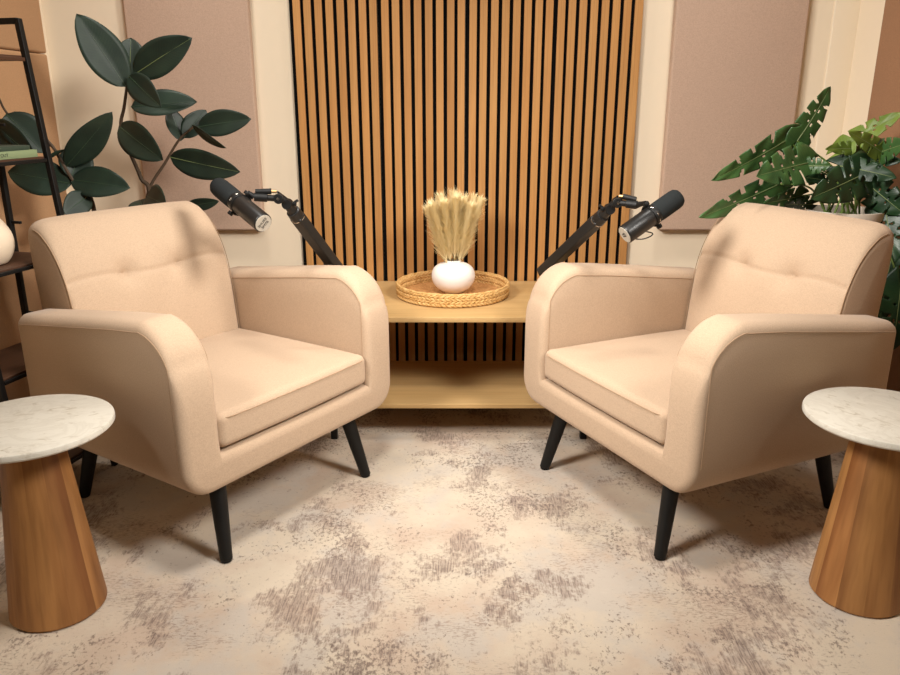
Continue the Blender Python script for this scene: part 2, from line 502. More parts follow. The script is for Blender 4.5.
# ------------------------------------------------------------------ armchair
def u_frame():
    W, T, ZT, ZB = .384, .109, .636, .212      # half width, arm thickness, top, bottom
    RC, RB = .112, .075                        # front-top arc of the arm, bottom corner
    ZI = .300                                  # deck under the cushion
    VB, VF = .307, -.314                       # rear and front (front is -y)
    def loop(ztop, bot=ZB):
        """closed U outline (x, z)"""
        r = .028
        P = []
        def arc(cx, cz, rr, a0, a1, n):
            for i in range(n+1):
                a = R(a0 + (a1-a0)*i/n)
                P.append((cx+rr*math.cos(a), cz+rr*math.sin(a)))
        # left arm top from inner to outer, going counter-clockwise over the outside
        arc(-W+T-r, ztop-r, r, 0, 90, 4)
        arc(-W+r, ztop-r, r, 90, 180, 4)
        for i in range(1, 5): P.append((-W, ztop-r + (bot+RB-(ztop-r))*i/5))
        arc(-W+RB, bot+RB, RB, 180, 270, 8)
        for i in range(1, 6): P.append((-W+RB + 2*(W-RB)*i/6, bot))
        arc(W-RB, bot+RB, RB, 270, 360, 8)
        for i in range(1, 5): P.append((W, bot+RB + (ztop-r-bot-RB)*i/5))
        arc(W-r, ztop-r, r, 0, 90, 4)
        arc(W-T+r, ztop-r, r, 90, 180, 4)
        for i in range(1, 5): P.append((W-T, ztop-r + (ZI-ztop+r)*i/5))
        P.append((W-T, ZI))
        for i in range(1, 6): P.append((W-T - 2*(W-T)*i/6, ZI))
        P.append((-W+T, ZI))
        for i in range(4, 0, -1): P.append((-W+T, ztop-r + (ZI-ztop+r)*i/5))
        return P
    def inset(P, d):
        n = len(P); Q = []
        for i in range(n):
            a, b, c = Vector(P[i-1]), Vector(P[i]), Vector(P[(i+1) % n])
            t = (c-a)
            if t.length < 1e-9: t = Vector((1, 0))
            t.normalize()
            nrm = Vector((t.y, -t.x))          # loop runs counter-clockwise round the solid seen from +y
            Q.append(b + nrm*(-d))
        return Q
    st = []
    E = .016
    arm = lambda v: ZT - .125*(v-(VF+RC))
    st.append((VB, arm(VB), E)); st.append((VB-.004, arm(VB), E*.35)); st.append((VB-E, arm(VB-E), 0))
    for i in range(1, 6):
        v = VB-E + (VF+RC-(VB-E))*i/5
        st.append((v, arm(v) - (.003 if i == 5 else 0), 0))
    n = 12
    for i in range(1, n+1):
        a = i/n*PI/2*.90
        st.append((VF+RC - RC*math.sin(a), ZT-RC+RC*math.cos(a), 0))
    a = PI/2*.90
    v_e, z_e = st[-1][0], st[-1][1]
    for i in range(1, 6):
        b = i/5*PI/2
        st.append((v_e - .020*math.sin(b), z_e - .055*(1-math.cos(b)) - .03*i/5, .022*(1-math.cos(b))))
    V, Fc = [], []
    N = None
    for (v, zt, ins) in st:
        L = loop(zt)
        N = len(L)
        L = [Vector(p) for p in L]
        if ins: L = inset(L, ins)
        V += [Vector((p[0], v, p[1])) for p in L]
    for s in range(len(st)-1):
        for k in range(N):
            k2 = (k+1) % N
            Fc.append((s*N+k, s*N+k2, (s+1)*N+k2, (s+1)*N+k))
    from mathutils.geometry import tessellate_polygon
    for b0 in (0, (len(st)-1)*N):
        ring = [Vector((V[b0+k].x, V[b0+k].z, 0)) for k in range(N)]
        Fc += [tuple(b0+i for i in tri) for tri in tessellate_polygon([ring])]
    # seam lines on the sides of the arms
    seams = []
    for x in (-W-.0003, W+.0003, -W+T+.0003, W-T-.0003):
        outer = abs(x) > W-.01
        pts = [(x, v, zt-.024) for (v, zt, i_) in st[2:] if i_ == 0]
        pts += [(x, v_e+.006, z) for z in (ZT-RC-.06, ZT-RC-.11, ZB+.12 if outer else ZI+.09)]
        if outer: pts += [(x, v_e+.006, ZB+RB+.01)]
        pts = [(p[0], max(p[1], v_e+.006), p[2]) for p in pts]
        xs = -.0004 if (x > W or (0 > x > -W)) else .0004
        pts = [(p[0]+xs, p[1], p[2]) for p in pts]
        seams.append(smoothpath(pts, 3))
    return (V, Fc), seams

def backrest():
    HW = .272
    # side profile (y back positive, z), counter-clockwise from the bottom front
    front = [(.205, .330), (.209, .40), (.216, .47), (.224, .54), (.236, .61), (.252, .665), (.274, .715), (.302, .758), (.334, .786), (.366, .797)]
    fr = smoothpath([(0, a, b) for a, b in front], 9)
    fr = [(p.y, p.z) for p in fr]
    rear = [(.380, .796), (.390, .788), (.395, .770), (.393, .70), (.383, .58), (.369, .40), (.360, .23), (.340, .212), (.26, .212)]
    P = fr + rear
    nf = len(fr)
    us = []
    m = 76
    for i in range(m+1): us.append(-HW + 2*HW*i/m)
    V, Fc = [], []
    stations = [(-HW-.0, .010), (-HW+.0015, .004), (-HW+.005, .001)] + [(u, 0) for u in us[1:-1]] + [(HW-.005, .001), (HW-.0015, .004), (HW, .010)]
    N = len(P)
    cen = Vector((.30, .55))
    def corner(u, z, rr=.042):
        e = max(0, abs(u)-(HW-rr))
        return z - (rr-math.sqrt(max(0, rr*rr-e*e)))*.75*max(0, min(1, (z-.60)/.17))**1.5
    for (u, ins) in stations:
        for i, (y, z) in enumerate(P):
            a = Vector(P[i-1]); b = Vector(P[(i+1) % N])
            t = (b-a).normalized(); nr = Vector((-t.y, t.x))   # outwards
            if nr.dot(Vector((y, z))-cen) < 0: nr = -nr
            d = -ins
            if i < nf and ins == 0:
                e = 1-(abs(u)/HW)**4
                d += .010*e*math.exp(-((z-.52)/.16)**2) + .006*e
                zs = .640 - .012*math.cos(u/HW*PI*1.5)*.5
                d -= .0045*math.exp(-((z-zs)/.006)**2) + .002*math.exp(-((z-zs)/.03)**2)
                for tu in (-.088, .088):
                    r2 = ((u-tu)/.034)**2 + ((z-zs)/.030)**2
                    d -= .016*math.exp(-r2)
                    r3 = ((u-tu)/.010)**2 + ((z-zs)/.010)**2
                    d -= .007*math.exp(-r3)
            p = Vector((y, z)) + nr*d
            V.append(Vector((u, p.x, corner(u, p.y))))
    for s in range(len(stations)-1):
        for k in range(N):
            k2 = (k+1) % N
            Fc.append((s*N+k, s*N+k2, (s+1)*N+k2, (s+1)*N+k))
    Fc.append(tuple(range(N))); Fc.append(tuple(range((len(stations)-1)*N, len(stations)*N)))
    pip = []
    for sx in (-1, 1):
        pip.append([(sx*(HW-.002), y-.0012, corner(HW-.002, z)+.0004) for (y, z) in fr])
    seam = []
    for i in range(41):
        u = -HW*.985 + 2*HW*.985*i/40
        zs = .640 - .012*math.cos(u/HW*PI*1.5)*.5
        seam.append((u, zs))
    return (V, Fc), pip

def cushion_fn(p, h):
    q = p.copy()
    e = max(0, 1-(p.x/h.x)**2) * max(0, 1-(p.y/h.y)**2)
    if p.z > 0: q.z += .012*e**.7
    # slightly bowed front edge and a couple of soft pulls
    if p.y < -h.y*.9: q.y -= .006*max(0, 1-(p.x/h.x)**2)
    if p.z > 0: q.z += .002*math.sin(p.x*19+1)*math.sin(p.y*14)*e
    return q

def make_chair(label):
    t = thing('armchair', label, 'armchair', group='beige armchairs facing each other')
    fr, seams = u_frame()
    mesh('frame', fr, M['chair'], t, True, 50)
    for s in seams: mesh('piping', tube(s, .0011, 6), M['seam'], t)
    b, pip = backrest()
    bo = mesh('backrest', b, M['chair'], t, True, 50)
    for p in pip: mesh('piping', tube(p, .0012, 6), M['seam'], bo)
    mesh('seat_deck', rbox(-.27, .27, -.30, .33, .215, .305, .01, 2, 2), M['chair'], t)
    cu = mesh('seat_cushion', rbox(-.2735, .2735, -.326, .212, .308, .398, .020, 4, 16, cushion_fn), M['chair'], t)
    loopz = []
    for zz in (.386,):
        pts = []
        X_, Yf, Yb = .2690, -.3285, .19
        pts = [(-X_, -.10, zz+.002), (-X_-.003, -.27, zz)] + [(-X_+.012, Yf+.006, zz)] + [(x, Yf-.0055*max(0, 1-(x/.27)**2), zz) for x in [-.2+.05*i for i in range(9)]] + [(X_-.012, Yf+.006, zz), (X_+.003, -.27, zz), (X_, -.10, zz+.002)]
        mesh('piping', tube(smoothpath(pts, 4), .0013, 6), M['seam'], cu)
    for sx in (-1, 1):
        for (yt, yb) in ((-.255, -.304), (.255, .302)):
            lg = tube([(sx*.243, yt, .225), (sx*.2585, (yt+yb)/2, .113), (sx*.274, yb, .0055)], [.0225, .0195, .0155], 20)
            o = mesh('leg', lg, M['blackwood'], t, True, 40)
            gl = tube([(sx*.2743, yb+.0005*(1 if yb < 0 else -1), .0056), (sx*.2748, yb, .0003)], [.013, .013], 16)
            mesh('glide', gl, M['black'], o, True, 40)
    return t

def dup(root, loc, rz, label):
    r = root.copy(); C.objects.link(r); r.location = loc; r.rotation_euler = (0, 0, rz); r['label'] = label
    for ch in list(root.children):
        c = ch.copy(); C.objects.link(c); c.parent = r
        for g in list(ch.children):
            d = g.copy(); C.objects.link(d); d.parent = c
    return r
chair = make_chair('beige fabric armchair on black splayed legs in front of the rubber plant')
chair.location = (-.6640, 2.0710, 0); chair.rotation_euler = (0, 0, .9902)
dup(chair, (.6885, 2.0645, 0), -1.1336, 'beige fabric armchair on black splayed legs in front of the monstera')

# ------------------------------------------------------------------ bench
BZ, BF, BB, BX = .432, 2.40, 2.935, .03
t = thing('low_bench', 'light oak two-tier bench with black legs against the slat wall', 'bench', (BX, 2.66, 0))
hw = .45
mesh('top_board', rbox(-hw, hw, BF-2.66, BB-2.66, BZ-.017, BZ, .002, 2, 1), M['bench'], t)
mesh('lower_board', rbox(-hw+.005, hw-.005, BF-2.66, 2.85-2.66, .114, .131, .002, 2, 1), M['bench'], t)
for sx in (-1, 1):
    for y in (BF+.012-2.66, 2.85-2.66):
        x = sx*(hw-.025)
        mesh('leg', rbox(x-.011, x+.011, y-.011, y+.011, .0005, BZ-.018, .002, 2, 1), M['black'], t)
    mesh('side_rail', rbox(sx*(hw-.025)-.009, sx*(hw-.025)+.009, BF+.02-2.66, 2.84-2.66, BZ-.036, BZ-.0175, .002, 2, 1), M['black'], t)
mesh('back_rail', rbox(-hw+.04, hw-.04, 2.84-2.66, 2.852-2.66, BZ-.035, BZ-.0175, .002, 2, 1), M['black'], t)

# tray of braided seagrass
TX, TY = .010, 2.715
t = thing('woven_tray', 'round braided seagrass tray on the oak bench', 'tray', (TX, TY, BZ+.0005))
prof = [(0, 0.001)]
for i in range(1, 60):
    r = .196*i/59
    prof.append((r, .006 + .0022*abs(math.sin(i*PI/5.2))))
prof += [(.197, .004), (.197, 0.0), (0, 0.0)]
pr = [(max(a, 0), b) for a, b in prof]; pr[0] = (0, .006)
mesh('base', lathe(pr, 64), M['seagrass_base'], t)
for lv in range(4):
    zc = .0088 + .0100*lv
    rr = .1965 + .0008*lv
    strands = []
    for ph in (0, 2*PI/3, 4*PI/3):
        pts = []
        n = 360
        for i in range(n):
            a = 2*PI*i/n
            q = (24 if lv % 2 else -24)*a + ph
            pts.append(((rr+.0042*math.cos(q))*math.cos(a), (rr+.0042*math.cos(q))*math.sin(a), zc+.0042*math.sin(q)))
        strands.append(tube(pts, .0042, 6, closed=True))
    mesh('braid', join(*strands), M['seagrass'], t)
rim = tube([(.2005*math.cos(2*PI*i/96), .2005*math.sin(2*PI*i/96), .0455+.0008*math.sin(i*1.7)) for i in range(96)], .0042, 8, closed=True)
mesh('rim', rim, M['seagrass'], t)

# vase on the tray
VX, VY, VZ = .012, 2.725, BZ+.0092
vp = [(0, 0), (.030, 0), (.038, .002), (.055, .014), (.068, .030), (.0745, .050), (.0735, .068), (.066, .084), (.050, .096), (.034, .1015), (.027, .1040), (.0265, .1100), (.0245, .1110), (.0225, .108), (.024, .10), (.045, .088), (.055, .06), (.04, .02), (0, .012)]
vs = smoothpath([(a, 0, b) for a, b in vp], 3)
vs = [(max(p.x, 0)*1.05, p.z*1.05) for p in vs]; vs[0] = (0, 0); vs[-1] = (0, .0126)
o = mesh('vase', lathe(vs, 56), M['vase'], None)
o.location = (VX, VY, VZ)
tag(o, 'squat round white vase standing in the woven tray', 'vase')

# pampas plumes
t = thing('pampas_bouquet', 'dried cream pampas grass plumes standing in the white vase', 'dried flowers', (VX, VY, VZ))
rnd = random.Random(3)
dirs = [(-.30, -.05), (-.20, .12), (-.10, -.12), (0, .08), (.03, -.10), (.13, .10), (.20, -.06), (.31, .05), (-.24, -.13), (.24, .13), (.09, -.02), (-.14, .02)]
for (dx, dy) in dirs:
    L = .250 + rnd.uniform(-.022, .010)
    L -= .10*(abs(dx)-.05)*.9 if abs(dx) > .05 else 0
    dx *= .74
    base = Vector((dx*.045, dy*.045, .030))
    tipd = Vector((dx, dy, 1)).normalized()
    pts = []
    for i in range(9):
        s = i/8
        bend = Vector((dx, dy, 0)) * (.075*s*s)
        pts.append(base + tipd*((L+.05)*s) + bend)
    st = mesh('plume', tube(pts[:5], [.0016, .0015, .0014, .0012, .001], 5), M['pampas_stem'], t)
    V, Fc = [], []
    for k in range(1100):
        s = .30 + .70*rnd.random()**.9
        x = s*8; i = min(7, int(x)); p = pts[i].lerp(pts[i+1], x-i)
        ax = (pts[min(8, i+1)]-pts[i]).normalized()
        an = rnd.random()*2*PI
        side = Vector((math.cos(an), math.sin(an), 0)); side = (side - ax*side.dot(ax)).normalized()
        ln = (.070*(1-.45*s)+.012)*rnd.uniform(.6, 1.1)
        op = rnd.uniform(.22, .62)
        d1 = (ax + side*op).normalized(); d2 = (ax + side*(op*1.5) + Vector((0, 0, -.10))).normalized()
        wd = side.cross(ax).normalized()*rnd.uniform(.0010, .0018)
        a = p; b = p + d1*ln*.5; c = b + d2*ln*.5
        n = len(V)
        V += [a-wd*.6, a+wd*.6, b-wd, b+wd, c]
        Fc += [(n, n+1, n+3, n+2), (n+2, n+3, n+4)]
    me = bpy.data.meshes.new('plume_hair'); me.from_pydata([tuple(v) for v in V], [], Fc); me.update()
    link('plume_hair', me, M['pampas'], st, True)['kind'] = 'stuff'

# ------------------------------------------------------------------ side tables
def side_table(label, x, y, rz):
    t = thing('side_table', label, 'side table', (x, y, 0), rz, 'marble-topped side tables')
    H, r0, r1 = .434, .102, .060
    N = 11
    for k in range(N):
        a0, a1 = 2*PI*k/N, 2*PI*(k+1)/N
        V, Fc = [], []
        m = 4
        gap = .0006
        for (rr, z, ins) in ((r0-.004, .0008, 0), (r0, .006, 0), (r0*.66+r1*.34, .006+(H-.012)*.34, 0), (r0*.33+r1*.67, .006+(H-.012)*.67, 0), (r1, H-.006, 0), (r1-.002, H-.0005, 0)):
            for i in range(m+1):
                a = a0 + (a1-a0)*i/m
                # staves are a touch flatter than a true cone
                f = 1 - .010*math.cos((i/m-.5)*PI)*0 - .006*abs(i/m-.5)*2
                V.append(Vector((rr*f*math.cos(a), rr*f*math.sin(a), z)))
        nr = 6
        for s in range(nr-1):
            for i in range(m):
                Fc.append((s*(m+1)+i, s*(m+1)+i+1, (s+1)*(m+1)+i+1, (s+1)*(m+1)+i))
        b = len(V)
        V += [Vector((0, 0, .0008)), Vector((0, 0, H-.0005))]
        for i in range(m):
            Fc.append((i+1, i, b)); Fc.append(((nr-1)*(m+1)+i, (nr-1)*(m+1)+i+1, b+1))
        Fc.append(tuple([b] + [s*(m+1) for s in range(nr)] + [b+1]))
        Fc.append(tuple([b+1] + [s*(m+1)+m for s in range(nr-1, -1, -1)] + [b]))
        mesh('stave', (V, Fc), M['acacia'], t, True, 30)
    tp = [(0, H), (.158, H), (.1665, H+.002), (.170, H+.006), (.170, H+.013), (.1685, H+.0165), (.166, H+.018), (0, H+.018)]
    mesh('marble_top', lathe(tp, 96), M['marble'], t, True, 35)
    return t
side_table('round white marble side table on wooden cone base beside the ladder shelf', -.894, 1.500, .3)
side_table('round white marble side table on wooden cone base at right edge of photo', .953, 1.548, 2.1)

# ------------------------------------------------------------------ ladder shelf
A15 = R(15)
Fd, Ad = Vector((math.cos(A15), -math.sin(A15), 0)), Vector((math.sin(A15), math.cos(A15), 0))
LO = Vector((-1.063, 2.208, 0)) - Ad*.169 - Fd*.124
t = thing('ladder_shelf', 'black metal ladder shelf with dark brown shelves at left edge', 'shelf', LO, -A15)
LT = 1.317
fx = lambda z: .124 - .11*z/LT
def sq_bar(a, b, h=.0078, up=(0, 1, 0)):
    a, b = Vector(a), Vector(b)
    Mx = frame_to(a, b, up)
    return xform(rbox(-h, h, -h, h, 0, (b-a).length, .0015, 2, 1), Mx)
for y in (-.169, .169):
    mesh('front_post', sq_bar((fx(0), y, .001), (fx(LT), y, LT)), M['black'], t)
    mesh('rear_post', sq_bar((-.124, y, .001), (-.124, y, LT)), M['black'], t)
    mesh('top_bar', sq_bar((-.124, y, LT-.006), (fx(LT), y, LT-.006)), M['black'], t)
    for z in (.10, .40, .676, .954):
        mesh('side_bar', sq_bar((-.120, y, z-.012), (fx(z), y, z-.012), .006), M['black'], t)
        mesh('side_guard', sq_bar((-.120, y, z+.085), (-.085, y, z+.085), .004), M['black'], t)
for z in (.10, .40, .676, .954, 1.222):
    mesh('shelf_board', rbox(-.122, fx(z)-.002, -.158, .158, z-.014, z, .0015, 2, 1), M['walnut'], t)
    mesh('front_rail', sq_bar((fx(z)+.002, -.158, z-.010), (fx(z)+.002, .158, z-.010), .005, (0, 0, 1)), M['walnut'] if z > 1 else M['black'], t)

def lad(x, y, z): return LO + Fd*x + Ad*y + Vector((0, 0, z))
def text_mesh(name, body, size, mat, parent, Mx):
    cu = bpy.data.curves.new(name, 'FONT'); cu.body = body; cu.size = size; cu.extrude = .0002
    cu.align_x = 'CENTER'; cu.align_y = 'CENTER'
    tmp = bpy.data.objects.new(name, cu); C.objects.link(tmp)
    dg = bpy.context.evaluated_depsgraph_get()
    me = bpy.data.meshes.new_from_object(tmp.evaluated_get(dg))
    bpy.data.objects.remove(tmp); bpy.data.curves.remove(cu)
    me.materials.clear()
    o = link(name, me, mat, parent, False)
    o.matrix_local = Mx
    return o
def book(label, x0, x1, y0, y1, z, th, mat, title=None):
    o = thing('book', label, 'book', lad(0, 0, z), -A15, 'books lying on the ladder shelf')
    cover = join(rbox(x0, x1, y0, y1, 0, .0025, .001, 1, 1), rbox(x0, x1, y0, y1, th-.0025, th, .001, 1, 1), rbox(x1-.003, x1, y0, y1, .001, th-.001, .001, 1, 1))
    mesh('cover', cover, mat, o)
    mesh('pages', box(x0+.003, x1-.0035, y0+.003, y1-.003, .0026, th-.0026), M['paper'], o, False)
    if title:
        Mx = Matrix(((0, 0, 1, x1+.0003), (1, 0, 0, title[1]), (0, 1, 0, th*.5), (0, 0, 0, 1)))
        text_mesh('spine_title', title[0], title[2], M['ink'], o, Mx)
    return o
book('pale green book lying flat on ladder shelf, lower of two', -.10, .040, -.155, .138, .9545, .020, M['book_green'], ('OUT', .022, .0125))
book('dark green book lying on top of the pale green book', -.105, .030, -.150, .125, .9750, .012, M['book_dark'])

cvp = [(0, 0), (.035, 0), (.050, .006), (.064, .028), (.070, .055), (.066, .085), (.050, .115), (.032, .138), (.024, .155), (.026, .168), (.023, .168), (.020, .155), (.03, .13), (0, .05)]
cs = smoothpath([(a, 0, b) for a, b in cvp], 3); cs = [(max(p.x, 0), p.z) for p in cs]; cs[0] = (0, 0); cs[-1] = (0, .05)
o = mesh('vase', lathe(cs, 40), M['cream_vase'], None)
o.location = (-1.261, 2.065, .6765)
tag(o, 'cream bulbous vase on the ladder shelf at the left edge', 'vase')

# ------------------------------------------------------------------ microphones and booms
def microphone(label, cap, tip, up, marks):
    """cap: centre of the white end, tip: end of the foam"""
    cap, tip = Vector(cap), Vector(tip)
    Mx = frame_to(cap, tip, up)
    L = (tip-cap).length
    t = thing('microphone', label, 'microphone', (0, 0, 0), 0, 'broadcast microphones on booms')
    t.matrix_world = Mx
    k = L/.205
    mesh('body', lathe([(0, .001), (.0255, .001), (.0272, .003), (.0275, .006), (.0275, .092*k), (.0262, .095*k), (.0262, .100*k), (0, .100*k)], 40), M['satin'], t, True, 35)
    c = mesh('end_cap', lathe([(0, -.0004), (.0240, -.0004), (.0245, .0010), (0, .0012)], 36), M['white_label'], t, True, 35)
    for body, size, y in marks:
        Mt = Matrix(((1, 0, 0, 0), (0, -1, 0, -y), (0, 0, -1, -.0009), (0, 0, 0, 1)))
        text_mesh('end_cap_lettering', body, size, M['ink'], c, Mt)
    # switch plate ring between body and foam
    mesh('collar', lathe([(.0250, .096*k), (.0285, .097*k), (.0290, .100*k), (.0290, .112*k), (.0280, .115*k), (.0250, .116*k)], 40), M['black'], t, True, 35)
    lcy = (Mx.inverted() @ Vector((0, 0, CAM_H))).y
    rings = [tube([(.0288*math.cos(a0+.09*i), .0288*math.sin(a0+.09*i), (.1045+.002*(i%2))*k) for i in range(5)], .0014, 6) for a0 in ((.5, 1.3, 2.1) if lcy > 0 else (-1.1, -1.9, -2.7))]
    mesh('chrome_mark', join(*rings), M['chrome'], t)
    fp = [(0, .114*k), (.0265, .114*k), (.0282, .118*k), (.0288, .130*k), (.0286, .182*k), (.0270, .194*k), (.0225, .2010*k), (.012, .2045*k), (0, .205*k)]
    mesh('windscreen', lathe(fp, 40), M['foam'], t)
    # yoke with two side knobs
    yk = [(.033, 0, .105*k), (.0345, 0, .09*k)]
    arc = []
    lc = Mx.inverted() @ Vector((0, 0, CAM_H))          # the yoke runs round the far side
    sd = -1 if lc.y > 0 else 1
    for i in range(13):
        a = PI*i/12
        arc.append((.0325*math.cos(a), sd*.0325*math.sin(a), .104*k - .012*math.sin(a)))
    y = mesh('yoke', tube(arc, .0042, 8), M['black'], t)
    for sx in (-1, 1):
        kn = xform(lathe([(0, 0), (.0075, 0), (.0080, .001), (.0080, .009), (.0070, .0105), (0, .0105)], 18), Matrix.Translation((sx*.0315, 0, .104*k)) @ Matrix.Rotation(sx*PI/2, 4, 'Y'))
        mesh('knob', kn, M['black'], y, True, 35)
    return t

# left microphone and its boom
LC, LTIP = at(263.5, 223.5, 2.10), at(216, 184.5, 2.27)
microphone('dark microphone with white end cap over the left armchair', LC, LTIP, at(258, 190, 2.2)-at(240, 204, 2.2), (('SHURE', .0115, .0055), ('SM7B', .0115, -.0065)))
RCp, RT = at(624.5, 235, 2.12), at(680, 196, 2.18)
rmic = microphone('dark microphone with white end cap over the right armchair', RCp, RT, at(638, 200, 2.2)-at(650, 215, 2.2), (('B', .026, 0),))

def boom(label, head, mount, elbow, joint, low, base):
    t = thing('boom_arm', label, 'boom arm', (base.x, base.y, BZ+.0005), 0, 'black microphone booms')
    o = Vector((base.x, base.y, BZ+.0005))
    P = lambda p: Vector(p) - o
    head, mount, elbow, joint, low = P(head), P(mount), P(elbow), P(joint), P(low)
    # weighted base with a swivel post
    mesh('base', lathe([(0, 0), (.046, 0), (.048, .003), (.048, .012), (.045, .015), (.018, .017), (.016, .030), (0, .030)], 36), M['black'], t, True, 35)
    mesh('swivel_post', tube([(0, 0, .028), (0, 0, low.z-.02), low], [.012, .012, .013], 14), M['black'], t, True, 40)
    # lower arm: flat box section with a cable channel along the top
    d = (joint-low)
    Mx = frame_to(low, joint, (0, 0, 1))
    L = d.length
    mesh('arm', xform(rbox(-.0165, .0165, -.0195, .0195, -.018, L-.055, .005, 3, 1), Mx), M['satin'], t)
    mesh('cable_channel', xform(rbox(.0166, .0190, -.010, .010, .0, L-.075, .001, 2, 1), Mx), M['black'], t)
    mesh('collar', xform(lathe([(.012, L-.062), (.0205, L-.060), (.0212, L-.050), (.0200, L-.032), (.012, L-.030)], 28), Mx), M['satin'], t, True, 40)
    mesh('collar_ring', xform(lathe([(.0190, L-.064), (.0214, L-.0635), (.0214, L-.0610), (.0190, L-.0605)], 28), Mx), M['chrome'], t, True, 40)
    mesh('upper_tube', xform(tube([(0, 0, L-.06), (0, 0, L)], [.0180, .0125], 18), Mx), M['satin'], t, True, 40)
    j = mesh('joint', xform(lathe([(0, -.014), (.0135, -.015), (.0150, -.012), (.0150, .012), (.0135, .015), (0, .014)], 22), Matrix.Translation(joint) @ Matrix.Rotation(PI/2, 4, 'X')), M['black'], t, True, 35)
    # wing nut on the joint
    sg = 1 if joint.x > elbow.x else -1
    wing = join(rbox(.010, .026, -.004, .004, -.005, .005, .002, 2, 1), xform(rbox(0, .016, -.003, .003, -.0035, .0045, .0015, 2, 1), Matrix.Translation((.018, 0, .002)) @ Matrix.Rotation(-.6, 4, 'Y')))
    mesh('wing_nut', xform(wing, Matrix.Translation(joint) @ Matrix.Rotation(0 if sg > 0 else PI, 4, 'Z')), M['black'], j)
    mesh('link', tube(smoothpath([joint, (joint+elbow)/2+Vector((0, 0, .004)), elbow], 5), .0110, 12), M['black'], t)
    e = mesh('elbow', xform(lathe([(0, -.012), (.0125, -.012), (.0145, -.010), (.0145, .010), (.0125, .012), (0, .012)], 20), Matrix.Translation(elbow) @ Matrix.Rotation(PI/2, 4, 'X')), M['black'], t, True, 35)
    mesh('bolt', xform(lathe([(0, .012), (.0045, .012), (.0045, .014), (0, .0145)], 12), Matrix.Translation(elbow) @ Matrix.Rotation(PI/2, 4, 'X')), M['chrome'], e, True, 35)
    # spigot to the microphone yoke, cable connector beside it
    mid = elbow.lerp(mount, .45)
    mesh('spigot', tube([elbow, mid, mid.lerp(mount, .05), mount], [.009, .009, .0120, .0120], 14), M['black'], t, True, 40)
    off = Vector((0, .004, .0185))
    mesh('brass_thread', tube([elbow.lerp(mount, .10)+off, elbow.lerp(mount, .34)+off], .0048, 12), M['brass'], t, True, 40)
    mesh('cable_plug', tube([elbow.lerp(mount, .30)+off, elbow.lerp(mount, .95)+off*.8], [.0085, .0075], 12), M['black'], t, True, 40)
    mesh('cable', tube(smoothpath([elbow.lerp(mount, .12)+off, elbow+Vector((0, .012, .014)), joint+Vector((sg*.004, .016, .006)), joint.lerp(low, .15)+Vector((0, .012, .012)), joint.lerp(low, .35)+Vector((0, .004, .013))], 6), .0026, 8), M['black'], t)
    mesh('mount', tube([mount, mount.lerp(head, .5), head], [.0095, .0072, .006], 12), M['black'], t, True, 40)
    return t
M['brass'] = m_plain('brass_thread', srgb(214, 170, 116), .35, .8)
def mic_side(cap, tip, up, f=.104/.205, r=.0325):
    Mx = frame_to(cap, tip, up); L = (tip-cap).length
    return Mx @ Vector((r, 0, f*L))
hl = mic_side(LC, LTIP, at(258, 190, 2.2)-at(240, 204, 2.2), r=.040)
hr = mic_side(RCp, RT, at(638, 200, 2.2)-at(650, 215, 2.2), r=.040)
boom('black boom arm rising behind the left armchair to its microphone', hl, at(254, 197, 2.20), at(279, 198.5, 2.215), at(287.5, 204, 2.23), at(344, 278, 2.46), at(344, 278, 2.46))
boom('black boom arm rising behind the right armchair to its microphone', hr, at(637, 205, 2.19), at(617, 202.5, 2.215), at(609.5, 209, 2.23), at(545, 270, 2.46), at(545, 270, 2.46))
cb = smoothpath([RCp.lerp(RT, .33)+Vector((0, -.01, -.024)), at(652, 233, 2.19), at(651, 236, 2.19), at(643, 239, 2.19), at(634, 238.5, 2.18), at(631, 235, 2.17)], 6)
imv = frame_to(RCp, RT, at(638, 200, 2.2)-at(650, 215, 2.2)).inverted()
mesh('cable', tube([imv @ p for p in cb], .0018, 8), M['black'], rmic)

